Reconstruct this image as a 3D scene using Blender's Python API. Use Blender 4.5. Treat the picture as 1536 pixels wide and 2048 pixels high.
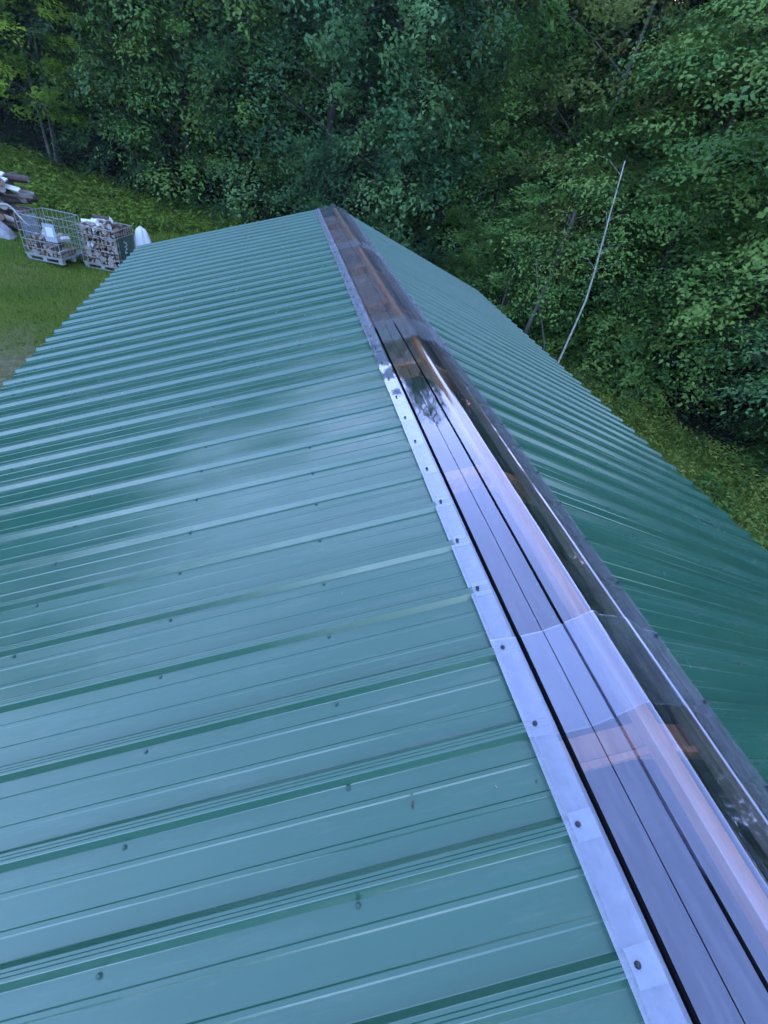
import bpy, math, random
import numpy as np
from mathutils import Matrix, Vector

for o in list(bpy.data.objects): bpy.data.objects.remove(o)
SC = bpy.context.scene
COL = SC.collection

# ---------------------------------------------------------------- camera
Z0 = 3.70                                  # ridge height above the yard
F, YAW, PITCH, ROLL = 892.84, .3281, .6917, .2231
CAM = np.array([-.9692, 0., 1.0408 + Z0])
TH = .3167                                 # roof slope (4 in 12)
def cam_axes():
    cy, sy, cp, sp = math.cos(YAW), math.sin(YAW), math.cos(PITCH), math.sin(PITCH)
    f = np.array([sy*cp, cy*cp, -sp]); r = np.array([cy, -sy, 0.]); u = np.cross(r, f)
    cr, sr = math.cos(ROLL), math.sin(ROLL)
    return cr*r + sr*u, -sr*r + cr*u, f
RX, UX, FX = cam_axes()
cam = bpy.data.cameras.new('camera'); camo = bpy.data.objects.new('camera', cam); COL.objects.link(camo)
m = Matrix.Identity(4)
for i in range(3):
    m[i][0], m[i][1], m[i][2], m[i][3] = RX[i], UX[i], -FX[i], CAM[i]
camo.matrix_world = m
cam.sensor_fit = 'HORIZONTAL'; cam.sensor_width = 36; cam.lens = F/1536*36
cam.clip_start = .02; cam.clip_end = 2000
SC.camera = camo
SC.render.resolution_x, SC.render.resolution_y = 768, 1024

# ---------------------------------------------------------------- light
SUN_EL, SUN_AZ = math.radians(3), math.radians(38)       # azimuth from +Y towards +X
W = bpy.data.worlds.new('World'); SC.world = W; W.use_nodes = True
nt = W.node_tree; bg = nt.nodes['Background']
sky = nt.nodes.new('ShaderNodeTexSky'); sky.sky_type = 'NISHITA'; sky.sun_disc = False
sky.sun_elevation = SUN_EL; sky.sun_rotation = SUN_AZ
sky.altitude = 300; sky.air_density = 1.0; sky.dust_density = .6; sky.ozone_density = 4.0
wb = nt.nodes.new('ShaderNodeVectorMath'); wb.operation = 'MULTIPLY'; wb.inputs[1].default_value = (2.75, 1.17, .86)   # thin lavender overcast
nt.links.new(sky.outputs[0], wb.inputs[0]); nt.links.new(wb.outputs[0], bg.inputs[0]); bg.inputs[1].default_value = .15
sl = bpy.data.lights.new('sun', 'SUN'); sl.energy = .12; sl.angle = math.radians(12); sl.color = (1, .86, .74)
so = bpy.data.objects.new('sun', sl); COL.objects.link(so)
dirv = Vector((math.sin(SUN_AZ)*math.cos(SUN_EL), math.cos(SUN_AZ)*math.cos(SUN_EL), math.sin(SUN_EL)))
so.rotation_euler = dirv.to_track_quat('Z', 'Y').to_euler(); so.location = (0, 30, 30)
SC.view_settings.view_transform = 'Standard'; SC.view_settings.look = 'None'
SC.view_settings.gamma = 1; SC.view_settings.exposure = 4.72
try:
    SC.cycles.max_bounces = 7; SC.cycles.transparent_max_bounces = 16
    SC.cycles.diffuse_bounces = 3; SC.cycles.glossy_bounces = 4
except Exception: pass

# ---------------------------------------------------------------- helpers
class MB:
    def __init__(s): s.v = []; s.f = []
    def add(s, vs, fs):
        n = len(s.v); s.v += [tuple(v) for v in vs]; s.f += [tuple(i+n for i in f) for f in fs]
    def box(s, c, d, M=None):
        c = np.array(c); vs = []
        for k in range(8):
            q = np.array([(k & 1)-.5, ((k >> 1) & 1)-.5, ((k >> 2) & 1)-.5])*np.array(d)
            if M is not None: q = M @ q
            vs.append(c+q)
        s.add(vs, [(0,2,3,1),(4,5,7,6),(0,1,5,4),(2,6,7,3),(0,4,6,2),(1,3,7,5)])
    def tube(s, pts, rad, n=8, cap=True):
        pts = [np.array(p, float) for p in pts]; N = len(pts)
        if not hasattr(rad, '__len__'): rad = [rad]*N
        vs = []; ref = np.array([.31, .17, .93])
        for i, p in enumerate(pts):
            t = pts[min(i+1, N-1)]-pts[max(i-1, 0)]; t = t/(np.linalg.norm(t)+1e-9)
            if abs(t @ ref) > .95: ref = np.array([1., .1, 0])
            a = np.cross(t, ref); a /= np.linalg.norm(a); b = np.cross(t, a)
            for k in range(n):
                w = 2*math.pi*k/n; vs.append(p + rad[i]*(math.cos(w)*a + math.sin(w)*b))
        fs = [(i*n+k, i*n+(k+1) % n, (i+1)*n+(k+1) % n, (i+1)*n+k) for i in range(N-1) for k in range(n)]
        if cap: fs += [tuple(range(n-1, -1, -1)), tuple((N-1)*n+k for k in range(n))]
        s.add(vs, fs)
    def mesh(s, name, mat, smooth=False):
        me = bpy.data.meshes.new(name); me.from_pydata(s.v, [], s.f)
        me.materials.append(mat)
        if smooth: me.polygons.foreach_set('use_smooth', [True]*len(me.polygons))
        me.update(); return me
    def build(s, name, mat, parent=None, smooth=False):
        return link(name, s.mesh(name, mat, smooth), parent)
def link(name, data, parent=None, loc=None):
    o = bpy.data.objects.new(name, data); COL.objects.link(o); o.parent = parent
    if loc is not None: o.location = loc
    return o
def tag(o, label=None, cat=None, group=None, kind=None):
    if label: o['label'] = label
    if cat: o['category'] = cat
    if group: o['group'] = group
    if kind: o['kind'] = kind
    return o
def empty(name, loc=(0,0,0), rz=0):
    o = link(name, None, None, loc); o.rotation_euler = (0,0,rz); return o
def at(px, py, dist):
    """world point on the sight line of a photograph pixel, at a horizontal distance (a measuring aid while building)"""
    d = RX*(px-768)/F - UX*(py-1024)/F + FX
    return CAM + d*dist/math.hypot(d[0], d[1])
def nz(x, y, s=0):
    return (np.sin(1.7*x+.9*y+s)+np.sin(-1.1*x+2.3*y+1.3*s+1)+np.sin(3.1*x-2.7*y+2.1*s)*.6+np.sin(5.3*x+4.1*y+s*.7)*.35)/2.95
def rotz(a): c, s = math.cos(a), math.sin(a); return np.array([[c,-s,0],[s,c,0],[0,0,1.]])
def rotx(a): c, s = math.cos(a), math.sin(a); return np.array([[1,0,0],[0,c,-s],[0,s,c]])
def roty(a): c, s = math.cos(a), math.sin(a); return np.array([[c,0,s],[0,1,0],[-s,0,c]])

# ---------------------------------------------------------------- materials
def mat(name):
    m = bpy.data.materials.new(name); m.use_nodes = True
    return m, m.node_tree, m.node_tree.nodes['Principled BSDF']
def N(nt, t, **kw):
    n = nt.nodes.new('ShaderNode'+t)
    for k, v in kw.items():
        if k in n.inputs: n.inputs[k].default_value = v
        else: setattr(n, k, v)
    return n
def ramp(nt, fac, stops):
    r = nt.nodes.new('ShaderNodeValToRGB'); e = r.color_ramp.elements
    while len(e) < len(stops): e.new(.5)
    for q, (p, c) in zip(e, stops): q.position = p; q.color = (*c, 1)
    nt.links.new(fac, r.inputs[0]); return r.outputs[0]
def noisy(name, stops, scale, rough=.7, stretch=(1,1,1), bump=0, bscale=None, detail=6, spec=.5, coord='Object', rr=None):
    m, nt, b = mat(name)
    tc = N(nt, 'TexCoord'); mp = N(nt, 'Mapping'); mp.inputs['Scale'].default_value = stretch
    nt.links.new(tc.outputs[coord], mp.inputs[0])
    no = N(nt, 'TexNoise', Scale=scale, Detail=detail, Roughness=.62); nt.links.new(mp.outputs[0], no.inputs['Vector'])
    nt.links.new(ramp(nt, no.outputs[0], stops), b.inputs['Base Color'])
    b.inputs['Roughness'].default_value = rough; b.inputs['Specular IOR Level'].default_value = spec
    if bump:
        n2 = N(nt, 'TexNoise', Scale=bscale or scale*3, Detail=4); nt.links.new(mp.outputs[0], n2.inputs['Vector'])
        bp = N(nt, 'Bump', Distance=bump); nt.links.new(n2.outputs[0], bp.inputs['Height']); nt.links.new(bp.outputs[0], b.inputs['Normal'])
    return m

def roof_material():
    m, nt, b = mat('painted_green_steel')
    tc = N(nt, 'TexCoord')
    # slow tone drift and faint water marks running down the slope (a film of dust)
    mp = N(nt, 'Mapping'); mp.inputs['Scale'].default_value = (.5, 5, .5); nt.links.new(tc.outputs['Object'], mp.inputs[0])
    n1 = N(nt, 'TexNoise', Scale=1.4, Detail=7, Roughness=.65); nt.links.new(mp.outputs[0], n1.inputs['Vector'])
    nt.links.new(ramp(nt, n1.outputs[0], [(.25,(.025,.102,.066)), (.55,(.030,.117,.077)), (.8,(.040,.128,.089))]), b.inputs['Base Color'])
    mpd = N(nt, 'Mapping'); mpd.inputs['Scale'].default_value = (1.2, 9, 1.2); mpd.inputs['Rotation'].default_value = (0, 0, .12); nt.links.new(tc.outputs['Object'], mpd.inputs[0])
    nd = N(nt, 'TexNoise', Scale=2.4, Detail=10, Roughness=.78); nt.links.new(mpd.outputs[0], nd.inputs['Vector'])
    rd = N(nt, 'MapRange'); rd.inputs['From Min'].default_value = .52; rd.inputs['From Max'].default_value = .80; rd.inputs['To Max'].default_value = .34; nt.links.new(nd.outputs[0], rd.inputs[0])
    mxd = N(nt, 'Mix', data_type='RGBA'); nt.links.new(rd.outputs[0], mxd.inputs[0]); nt.links.new(b.inputs['Base Color'].links[0].from_socket, mxd.inputs[6]); mxd.inputs[7].default_value = (.16,.20,.17,1)
    nt.links.new(mxd.outputs[2], b.inputs['Base Color'])
    n2 = N(nt, 'TexNoise', Scale=2.2, Detail=10, Roughness=.74); nt.links.new(tc.outputs['Object'], n2.inputs['Vector'])
    mr = N(nt, 'MapRange'); mr.inputs['From Min'].default_value = .3; mr.inputs['From Max'].default_value = .75
    mr.inputs['To Min'].default_value = .13; mr.inputs['To Max'].default_value = .32
    nt.links.new(n2.outputs[0], mr.inputs[0]); nt.links.new(mr.outputs[0], b.inputs['Roughness'])
    b.inputs['IOR'].default_value = 1.7
    b.inputs['Specular IOR Level'].default_value = .66
    # oil canning: long soft waves, and fine orange peel
    mp3 = N(nt, 'Mapping'); mp3.inputs['Scale'].default_value = (1, 3.2, 1); nt.links.new(tc.outputs['Object'], mp3.inputs[0])
    n3 = N(nt, 'TexNoise', Scale=1.1, Detail=1); nt.links.new(mp3.outputs[0], n3.inputs['Vector'])
    b1 = N(nt, 'Bump', Distance=.012, Strength=1.); nt.links.new(n3.outputs[0], b1.inputs['Height'])
    n4 = N(nt, 'TexNoise', Scale=420, Detail=2); nt.links.new(tc.outputs['Object'], n4.inputs['Vector'])
    b2 = N(nt, 'Bump', Distance=.00012, Strength=.8); nt.links.new(n4.outputs[0], b2.inputs['Height']); nt.links.new(b1.outputs[0], b2.inputs['Normal'])
    nt.links.new(b2.outputs[0], b.inputs['Normal'])
    return m
def clear_material():
    m, nt, b = mat('clear_polycarbonate'); out = nt.nodes['Material Output']
    nt.nodes.remove(b)
    tc = N(nt, 'TexCoord')
    mp = N(nt, 'Mapping'); mp.inputs['Scale'].default_value = (3, .7, 3); nt.links.new(tc.outputs['Object'], mp.inputs[0])
    n = N(nt, 'TexNoise', Scale=2.2, Detail=2); nt.links.new(mp.outputs[0], n.inputs['Vector'])
    bp = N(nt, 'Bump', Distance=.004, Strength=.6); nt.links.new(n.outputs[0], bp.inputs['Height'])
    gl = N(nt, 'BsdfGlossy', Roughness=.035); gl.inputs['Color'].default_value = (.77, .78, 1, 1)
    nt.links.new(bp.outputs[0], gl.inputs['Normal'])
    fr = N(nt, 'Fresnel', IOR=1.59); nt.links.new(bp.outputs[0], fr.inputs['Normal'])
    mu = N(nt, 'Math', operation='MULTIPLY_ADD'); mu.inputs[1].default_value = 2.3; mu.inputs[2].default_value = .135; mu.use_clamp = True     # both faces of the sheet
    nt.links.new(fr.outputs[0], mu.inputs[0])
    mn = N(nt, 'Math', operation='MINIMUM'); mn.inputs[1].default_value = .35; nt.links.new(mu.outputs[0], mn.inputs[0])      # scuffed skin: no full mirror at grazing angles
    tr = N(nt, 'BsdfTransparent'); tr.inputs[0].default_value = (.86, .87, .9, 1)
    df = N(nt, 'BsdfDiffuse'); df.inputs[0].default_value = (.44, .46, .52, 1)
    # dust and scratches: a thin film
    mp2 = N(nt, 'Mapping'); mp2.inputs['Scale'].default_value = (14, 1.5, 14); nt.links.new(tc.outputs['Object'], mp2.inputs[0])
    n2 = N(nt, 'TexNoise', Scale=5, Detail=8, Roughness=.7); nt.links.new(mp2.outputs[0], n2.inputs['Vector'])
    mr = N(nt, 'MapRange'); mr.inputs['From Min'].default_value = .4; mr.inputs['From Max'].default_value = .8
    mr.inputs['To Min'].default_value = .01; mr.inputs['To Max'].default_value = .15
    nt.links.new(n2.outputs[0], mr.inputs[0])
    n5 = N(nt, 'TexNoise', Scale=26, Detail=6, Roughness=.7); nt.links.new(tc.outputs['Object'], n5.inputs['Vector'])
    ml = N(nt, 'MapRange'); ml.inputs['From Min'].default_value = .3; ml.inputs['From Max'].default_value = .7; ml.inputs['To Min'].default_value = .45; ml.inputs['To Max'].default_value = 1.5
    nt.links.new(n5.outputs[0], ml.inputs[0])
    dt = N(nt, 'Attribute', attribute_name='dirt'); md = N(nt, 'Math', operation='MULTIPLY_ADD'); md.use_clamp = True
    nt.links.new(dt.outputs['Fac'], md.inputs[0]); nt.links.new(ml.outputs[0], md.inputs[1]); nt.links.new(mr.outputs[0], md.inputs[2])
    m1 = N(nt, 'MixShader'); nt.links.new(md.outputs[0], m1.inputs[0]); nt.links.new(tr.outputs[0], m1.inputs[1]); nt.links.new(df.outputs[0], m1.inputs[2])
    m2 = N(nt, 'MixShader'); nt.links.new(mn.outputs[0], m2.inputs[0]); nt.links.new(m1.outputs[0], m2.inputs[1]); nt.links.new(gl.outputs[0], m2.inputs[2])
    dk = N(nt, 'BsdfDiffuse'); dk.inputs[0].default_value = (.012, .011, .014, 1)      # shade and dark reflections of the grooves, painted in as colour
    ga = N(nt, 'Attribute', attribute_name='groove_shade'); m3 = N(nt, 'MixShader'); nt.links.new(ga.outputs['Fac'], m3.inputs[0])
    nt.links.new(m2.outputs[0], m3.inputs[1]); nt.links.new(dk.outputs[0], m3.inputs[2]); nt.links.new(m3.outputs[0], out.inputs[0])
    return m
def leaf_material(name, dark, mid, light, transl=.4):
    m, nt, b = mat(name); out = nt.nodes['Material Output']
    a = N(nt, 'Attribute', attribute_name='tone'); oi = N(nt, 'ObjectInfo')
    ad = N(nt, 'Math', operation='MULTIPLY_ADD'); ad.inputs[1].default_value = .22
    nt.links.new(oi.outputs['Random'], ad.inputs[0]); nt.links.new(a.outputs['Fac'], ad.inputs[2])
    sb = N(nt, 'Math', operation='SUBTRACT'); sb.inputs[1].default_value = .11; nt.links.new(ad.outputs[0], sb.inputs[0])
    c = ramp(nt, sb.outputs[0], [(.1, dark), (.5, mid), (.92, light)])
    nt.links.new(c, b.inputs['Base Color']); b.inputs['Roughness'].default_value = .5; b.inputs['Specular IOR Level'].default_value = .28
    t = N(nt, 'BsdfTranslucent'); nt.links.new(c, t.inputs[0])
    mx = N(nt, 'MixShader', Fac=transl); nt.links.new(b.outputs[0], mx.inputs[1]); nt.links.new(t.outputs[0], mx.inputs[2])
    nt.links.new(mx.outputs[0], out.inputs[0]); return m

M = {}
M['roof'] = roof_material()
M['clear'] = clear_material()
M['foam'] = noisy('foam_closure', [(.3,(.17,.21,.27)), (.7,(.28,.33,.40))], 30, .8)
M['pad'] = noisy('sealing_pad', [(.3,(.28,.34,.40)), (.7,(.42,.48,.53))], 40, .8)
M['foam_dirty'] = noisy('weathered_foam_closure', [(.3,(.04,.06,.065)), (.7,(.11,.13,.145))], 22, .85)
M['wood'] = noisy('pine_lumber', [(.3,(.36,.12,.05)), (.6,(.54,.24,.11)), (.8,(.62,.36,.2))], 9, .75, (5,.6,5))
M['wood_pale'] = noisy('fresh_lumber', [(.3,(.46,.30,.18)), (.7,(.62,.45,.3))], 9, .75, (5,.6,5))
M['ply'] = noisy('brown_plywood', [(.25,(.13,.08,.055)), (.5,(.30,.19,.13)), (.75,(.48,.33,.24))], 4, .8, (3,1,1))
M['dark_wood'] = noisy('dark_lumber', [(.3,(.10,.07,.05)), (.7,(.17,.12,.09))], 6, .8)  # evenly darker brown lumber for the lower purlins and the nailer
M['dust'] = noisy('packed_earth', [(.3,(.05,.04,.03)), (.7,(.09,.07,.05))], 3, .95)
M['screw'] = noisy('painted_screw', [(.3,(.03,.085,.07)), (.7,(.05,.11,.09))], 60, .4)
M['zinc_screw'] = noisy('zinc_screw', [(.3,(.03,.035,.045)), (.7,(.06,.065,.08))], 60, .7, spec=.2); 
M['steel'] = noisy('galvanised_tube', [(.3,(.30,.32,.33)), (.7,(.45,.47,.48))], 25, .38); M['steel'].node_tree.nodes['Principled BSDF'].inputs['Metallic'].default_value = .35
M['plate'] = noisy('grey_plate', [(.3,(.33,.37,.46)), (.7,(.45,.49,.58))], 6, .5)
M['white'] = noisy('white_plate', [(.3,(.72,.74,.78)), (.7,(.82,.83,.85))], 6, .5)
M['green_plate'] = noisy('green_plate', [(.3,(.03,.07,.06)), (.7,(.05,.10,.085))], 6, .5)
M['pallet'] = noisy('pallet_plastic', [(.3,(.24,.25,.25)), (.7,(.42,.43,.43))], 6, .6)
M['tarp'] = noisy('white_tarp', [(.3,(.66,.69,.74)), (.7,(.80,.82,.85))], 5, .45, bump=.01, bscale=9)
M['grey_tarp'] = noisy('grey_tarp', [(.3,(.18,.18,.19)), (.55,(.33,.33,.35)), (.8,(.5,.5,.54))], 4, .7, bump=.02, bscale=7)
M['bark'] = noisy('bark', [(.3,(.028,.026,.024)), (.6,(.06,.055,.05)), (.8,(.11,.10,.095))], 9, .9, (1,1,.25), bump=.02)
M['grey_bark'] = noisy('grey_bark', [(.3,(.10,.10,.10)), (.6,(.17,.165,.16)), (.8,(.25,.245,.24))], 7, .9, (1,1,.4), bump=.01)
M['bark_mid'] = noisy('mid_bark', [(.3,(.06,.058,.052)), (.6,(.10,.095,.085)), (.8,(.15,.14,.13))], 7, .9, (1,1,.4), bump=.01)
M['birch'] = noisy('birch_bark', [(.28,(.09,.08,.07)), (.42,(.34,.34,.32)), (.8,(.52,.52,.49))], 9, .7, (1,1,1.6))
M['logA'] = noisy('split_wood_face', [(.3,(.20,.115,.075)), (.6,(.34,.22,.15)), (.8,(.46,.33,.24))], 12, .8)
M['logB'] = noisy('log_bark', [(.3,(.055,.038,.034)), (.7,(.15,.11,.10))], 14, .9)
M['logC'] = noisy('weathered_split_wood', [(.3,(.25,.21,.19)), (.7,(.47,.42,.39))], 12, .8)
M['logD'] = noisy('pale_split_wood', [(.3,(.68,.66,.64)), (.7,(.82,.8,.77))], 12, .7)
M['leaf_blue'] = leaf_material('bluish_leaf', (0.057,0.143,0.062), (0.119,0.278,0.113), (0.203,0.366,0.140))
M['leaf_green'] = leaf_material('green_leaf', (0.055,0.125,0.032), (0.122,0.259,0.056), (0.214,0.338,0.075))
M['leaf_yellow'] = leaf_material('yellow_green_leaf', (0.111,0.215,0.030), (0.266,0.451,0.055), (0.488,0.649,0.089))
M['leaf_olive'] = leaf_material('olive_leaf', (0.085,0.129,0.033), (0.198,0.243,0.061), (0.276,0.312,0.085))
M['leaf_dark'] = leaf_material('dark_leaf', (0.039,0.094,0.036), (0.080,0.171,0.062), (0.117,0.212,0.072))
M['leaf_pale'] = leaf_material('pale_leaf', (.08,.17,.04), (.16,.31,.075), (.25,.42,.12))
M['fern'] = leaf_material('fern_leaf', (0.079,0.149,0.020), (0.176,0.287,0.038), (0.313,0.412,0.068))
M['weed'] = leaf_material('weed_leaf', (0.105,0.157,0.028), (0.225,0.313,0.052), (0.453,0.485,0.121))
M['grass'] = leaf_material('grass_blade', (0.077,0.145,0.016), (0.139,0.231,0.026), (0.236,0.304,0.049))

# ---------------------------------------------------------------- ground
def gz(x, y):
    x = np.asarray(x, float); y = np.asarray(y, float)
    z = .11*np.clip(-x-6.6, 0, 12)*np.clip((y-8)/10, 0, 1)                # yard rises gently to the left
    z = z + .05*np.clip(y-30, 0, 60) + .03*nz(x*.5, y*.5) + .015*nz(x*1.7, y*1.9, 2)
    z = z + .22*np.clip(np.hypot(np.clip(x-9, 0, None), np.clip(y-26, 0, None))-6, 0, 40)*.5
    return z
def axis(lo, hi, fine_lo, fine_hi, step, coarse):
    a = list(np.arange(fine_lo, fine_hi+1e-6, step)); v = fine_lo; s = step
    while v > lo: s *= coarse; v -= s; a.insert(0, v)
    v = fine_hi; s = step
    while v < hi: s *= coarse; v += s; a.append(v)
    return np.array(a)
gx = axis(-600, 600, -22, 22, .5, 1.3); gy = axis(-600, 600, -6, 40, .5, 1.3)
X, Y = np.meshgrid(gx, gy); Zg = gz(np.clip(X, -60, 60), np.clip(Y, -60, 70))
nx, ny = len(gx), len(gy)
me = bpy.data.meshes.new('ground')
me.from_pydata(np.stack([X.ravel(), Y.ravel(), Zg.ravel()], 1).tolist(), [],
               [(j*nx+i, j*nx+i+1, (j+1)*nx+i+1, (j+1)*nx+i) for j in range(ny-1) for i in range(nx-1)])
me.polygons.foreach_set('use_smooth', [True]*len(me.polygons))
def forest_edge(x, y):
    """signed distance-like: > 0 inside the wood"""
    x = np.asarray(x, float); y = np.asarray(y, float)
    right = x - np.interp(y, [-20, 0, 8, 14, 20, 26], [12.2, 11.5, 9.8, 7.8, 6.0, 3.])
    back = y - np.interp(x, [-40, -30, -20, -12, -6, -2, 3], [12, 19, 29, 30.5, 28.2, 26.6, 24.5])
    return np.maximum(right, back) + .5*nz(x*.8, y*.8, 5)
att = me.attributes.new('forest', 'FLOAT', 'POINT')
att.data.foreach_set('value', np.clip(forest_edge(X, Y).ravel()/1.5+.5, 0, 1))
gm, gnt, gb = mat('lawn_and_forest_floor')
tc = N(gnt, 'TexCoord')
n1 = N(gnt, 'TexNoise', Scale=.55, Detail=9, Roughness=.65); gnt.links.new(tc.outputs['Object'], n1.inputs['Vector'])
lawn = ramp(gnt, n1.outputs[0], [(.3,(.065,.110,.012)), (.5,(.10,.145,.020)), (.66,(.12,.14,.03)), (.8,(.19,.16,.08))])
n2 = N(gnt, 'TexNoise', Scale=5, Detail=8, Roughness=.7); gnt.links.new(tc.outputs['Object'], n2.inputs['Vector'])
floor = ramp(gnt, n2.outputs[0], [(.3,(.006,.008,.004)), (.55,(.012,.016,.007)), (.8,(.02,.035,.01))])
# bare dry earth beside the building
gd = N(gnt, 'VectorMath', operation='DISTANCE'); gd.inputs[1].default_value = (-5.9, 8.2, 0); gnt.links.new(tc.outputs['Object'], gd.inputs[0])
gr = N(gnt, 'MapRange'); gr.inputs['From Min'].default_value = 3.9; gr.inputs['From Max'].default_value = 1.6
n3 = N(gnt, 'TexNoise', Scale=1.8, Detail=6); gnt.links.new(tc.outputs['Object'], n3.inputs['Vector'])
g2 = N(gnt, 'Math', operation='MULTIPLY_ADD'); g2.inputs[1].default_value = 4; gnt.links.new(n3.outputs[0], g2.inputs[0])
g3 = N(gnt, 'Math', operation='ADD'); g3.inputs[1].default_value = -2; gnt.links.new(gd.outputs['Value'], g2.inputs[2]); gnt.links.new(g2.outputs[0], g3.inputs[0])
gnt.links.new(g3.outputs[0], gr.inputs[0])
mxb = N(gnt, 'Mix', data_type='RGBA'); gnt.links.new(gr.outputs[0], mxb.inputs[0]); gnt.links.new(lawn, mxb.inputs[6]); gnt.links.new(ramp(gnt, n2.outputs[0], [(.3,(.07,.09,.03)), (.5,(.15,.14,.07)), (.7,(.27,.24,.15))]), mxb.inputs[7])
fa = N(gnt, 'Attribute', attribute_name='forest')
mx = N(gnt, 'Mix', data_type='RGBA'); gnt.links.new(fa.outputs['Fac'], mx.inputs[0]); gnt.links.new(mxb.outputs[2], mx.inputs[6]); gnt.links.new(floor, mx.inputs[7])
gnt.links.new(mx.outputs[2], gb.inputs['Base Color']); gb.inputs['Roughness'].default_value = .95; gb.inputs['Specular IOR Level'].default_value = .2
bp = N(gnt, 'Bump', Distance=.05); n4 = N(gnt, 'TexNoise', Scale=22, Detail=5); gnt.links.new(tc.outputs['Object'], n4.inputs['Vector'])
gnt.links.new(n4.outputs[0], bp.inputs['Height']); gnt.links.new(bp.outputs[0], gb.inputs['Normal'])
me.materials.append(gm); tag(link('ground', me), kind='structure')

# added ring of wooded hills, hides low sky behind the trees and in reflections
hm = noisy('added_hillside', [(.3,(.008,.016,.010)), (.55,(.018,.036,.018)), (.8,(.035,.06,.026))], .35, .95, detail=8, bump=1.2, bscale=.5, spec=.2)
na, nr_ = 160, 14; vs = []
for j in range(nr_):
    R_ = 62+j*12
    for k in range(na):
        a = 6.2832*k/na; hgt = (34+5*math.sin(3*a+1)+3*math.sin(7*a+2))*math.sin(min(1, j/7)*math.pi/2) + (1.3*math.sin(31*a+j*2.1)+1.0*math.sin(53*a-j*3.3))*min(1, j/2) + (0 if j < 11 else -(j-10)*6)
        vs.append((R_*math.sin(a), R_*math.cos(a)+6, hgt-1.5))
mbh = MB(); mbh.add(vs, [(j*na+k, j*na+(k+1) % na, (j+1)*na+(k+1) % na, (j+1)*na+k) for j in range(nr_-1) for k in range(na)])
tag(mbh.build('added_hills', hm, None, True), kind='structure')

# ---------------------------------------------------------------- the building
WL, WR, YF, YN = 3.20, 2.99, 8.66, -2.30
S9 = .2286; RIB0 = -.037
def rp(side, s, y, off=0.):
    return np.array([side*(s*math.cos(TH) + off*math.sin(TH)), y, Z0 - s*math.sin(TH) + off*math.cos(TH)])
barn = empty('barn', (0, 3.2, 0))
tag(barn, 'long low barn with ribbed green metal gable roof and clear plastic ridge cap', 'barn')
def bpart(mb, name, mt, parent=None, smooth=False):
    o = mb.build(name, mt, parent or barn, smooth)
    if parent is None: o.matrix_parent_inverse = Matrix.Translation((0, -3.2, 0))
    return o
RH = .020
def rib_profile(y0, nribs, first, last):
    pr = []
    for k in range(nribs+1):
        yr = y0 + k*S9
        full = [(-.0265,0),(-.0245,.0010),(-.0128,RH-.0010),(-.0110,RH),(-.0052,RH),(-.0040,RH-.0014),(-.0028,RH),(.0028,RH),(.0040,RH-.0014),(.0052,RH),(.0110,RH),(.0128,RH-.0010),(.0245,.0010),(.0265,0)]
        if k == 0: full = [q for q in full if q[0] >= -.0129]
        if k == nribs: full = [q for q in full if q[0] <= .0129]
        pr += [(yr+a, b) for a, b in full]
        if k < nribs:
            for fr in (1/3, 2/3):
                c = yr + fr*S9; pr += [(c-.0080,0),(c-.0045,.0022),(c+.0045,.0022),(c+.0080,0)]
    return pr
rng = random.Random(4)
nsheet = 0
y0 = RIB0 - 10*S9
while y0 < YF-.1:
    nr = min(4, int(round((YF-y0)/S9)))
    for side, Wd in ((-1, WL), (1, WR)):
        pr = rib_profile(y0, nr, y0 < -2.2, False); mb = MB()
        ss = [.243, .5] + [.5+(Wd-.5)*(k+1)/9 for k in range(9)]
        lift = .0012 if nsheet % 2 else 0
        tl = rng.uniform(-.0012, .0012)
        ph = rng.uniform(0, 6)
        vs = []
        for s_ in ss:
            for (yy, h) in pr:
                wob = .0010*math.sin(2.1*s_+ph+yy*6) if h == 0 else .0006*math.sin(2.1*s_+ph)
                vs.append(rp(side, s_, min(yy, YF), h+lift+wob))
        n = len(pr); fs = []
        for i in range(len(ss)-1):
            for k in range(n-1):
                q = (i*n+k, i*n+k+1, (i+1)*n+k+1, (i+1)*n+k)
                fs.append(q if side < 0 else q[::-1])
        # hemmed eave edge
        base = len(vs); vs += [np.array(v)-np.array([0,0,.012]) for v in vs[(len(ss)-1)*n:len(ss)*n]]
        for k in range(n-1):
            q = ((len(ss)-1)*n+k, (len(ss)-1)*n+k+1, base+k+1, base+k); fs.append(q if side < 0 else q[::-1])
        mb.add(vs, fs); bpart(mb, 'roof_panel', M['roof'])
    y0 += nr*S9; nsheet += 1

# clear ridge caps, four lengths lapped over each other
def cap_profile():
    L = [(-.318,.019),(-.300,.0215),(-.252,.0220),(-.2405,.0225),(-.2395,.0222),(-.2330,.0090),(-.2265,.0242),(-.2255,.0246),(-.1565,.0250),(-.1550,.0218),(-.1535,.0252),
         (-.096,.0255),(-.0915,.0256),(-.0906,.0250),(-.0862,.0155),(-.0818,.0258),(-.0810,.0262),(-.052,.0255),(-.030,.0235),(-.022,.0300),(-.012,.0365),(0,.0385),
         (.012,.0365),(.022,.0300),(.030,.0235),(.044,.0250),(.090,.0335),(.132,.0410),(.139,.0440),(.145,.0440),(.151,.0410),
         (.226,.0270),(.236,.0255),(.246,.0235),(.300,.0215),(.318,.019)]
    return L
def cap_point(a, off, y):
    # beneath the roll the two slopes meet; blend so the top is round
    s_ = abs(a); side = -1 if a < 0 else 1
    return rp(side, s_, y, off) if s_ > .029 else np.array([a*math.cos(TH)+side*off*math.sin(TH)*(s_/.03), y, Z0 - s_*math.sin(TH) + off*math.cos(TH)])
caps = [(-2.28, .68), (.39, 3.40), (2.99, 6.05), (5.76, YF+.02)]
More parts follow.
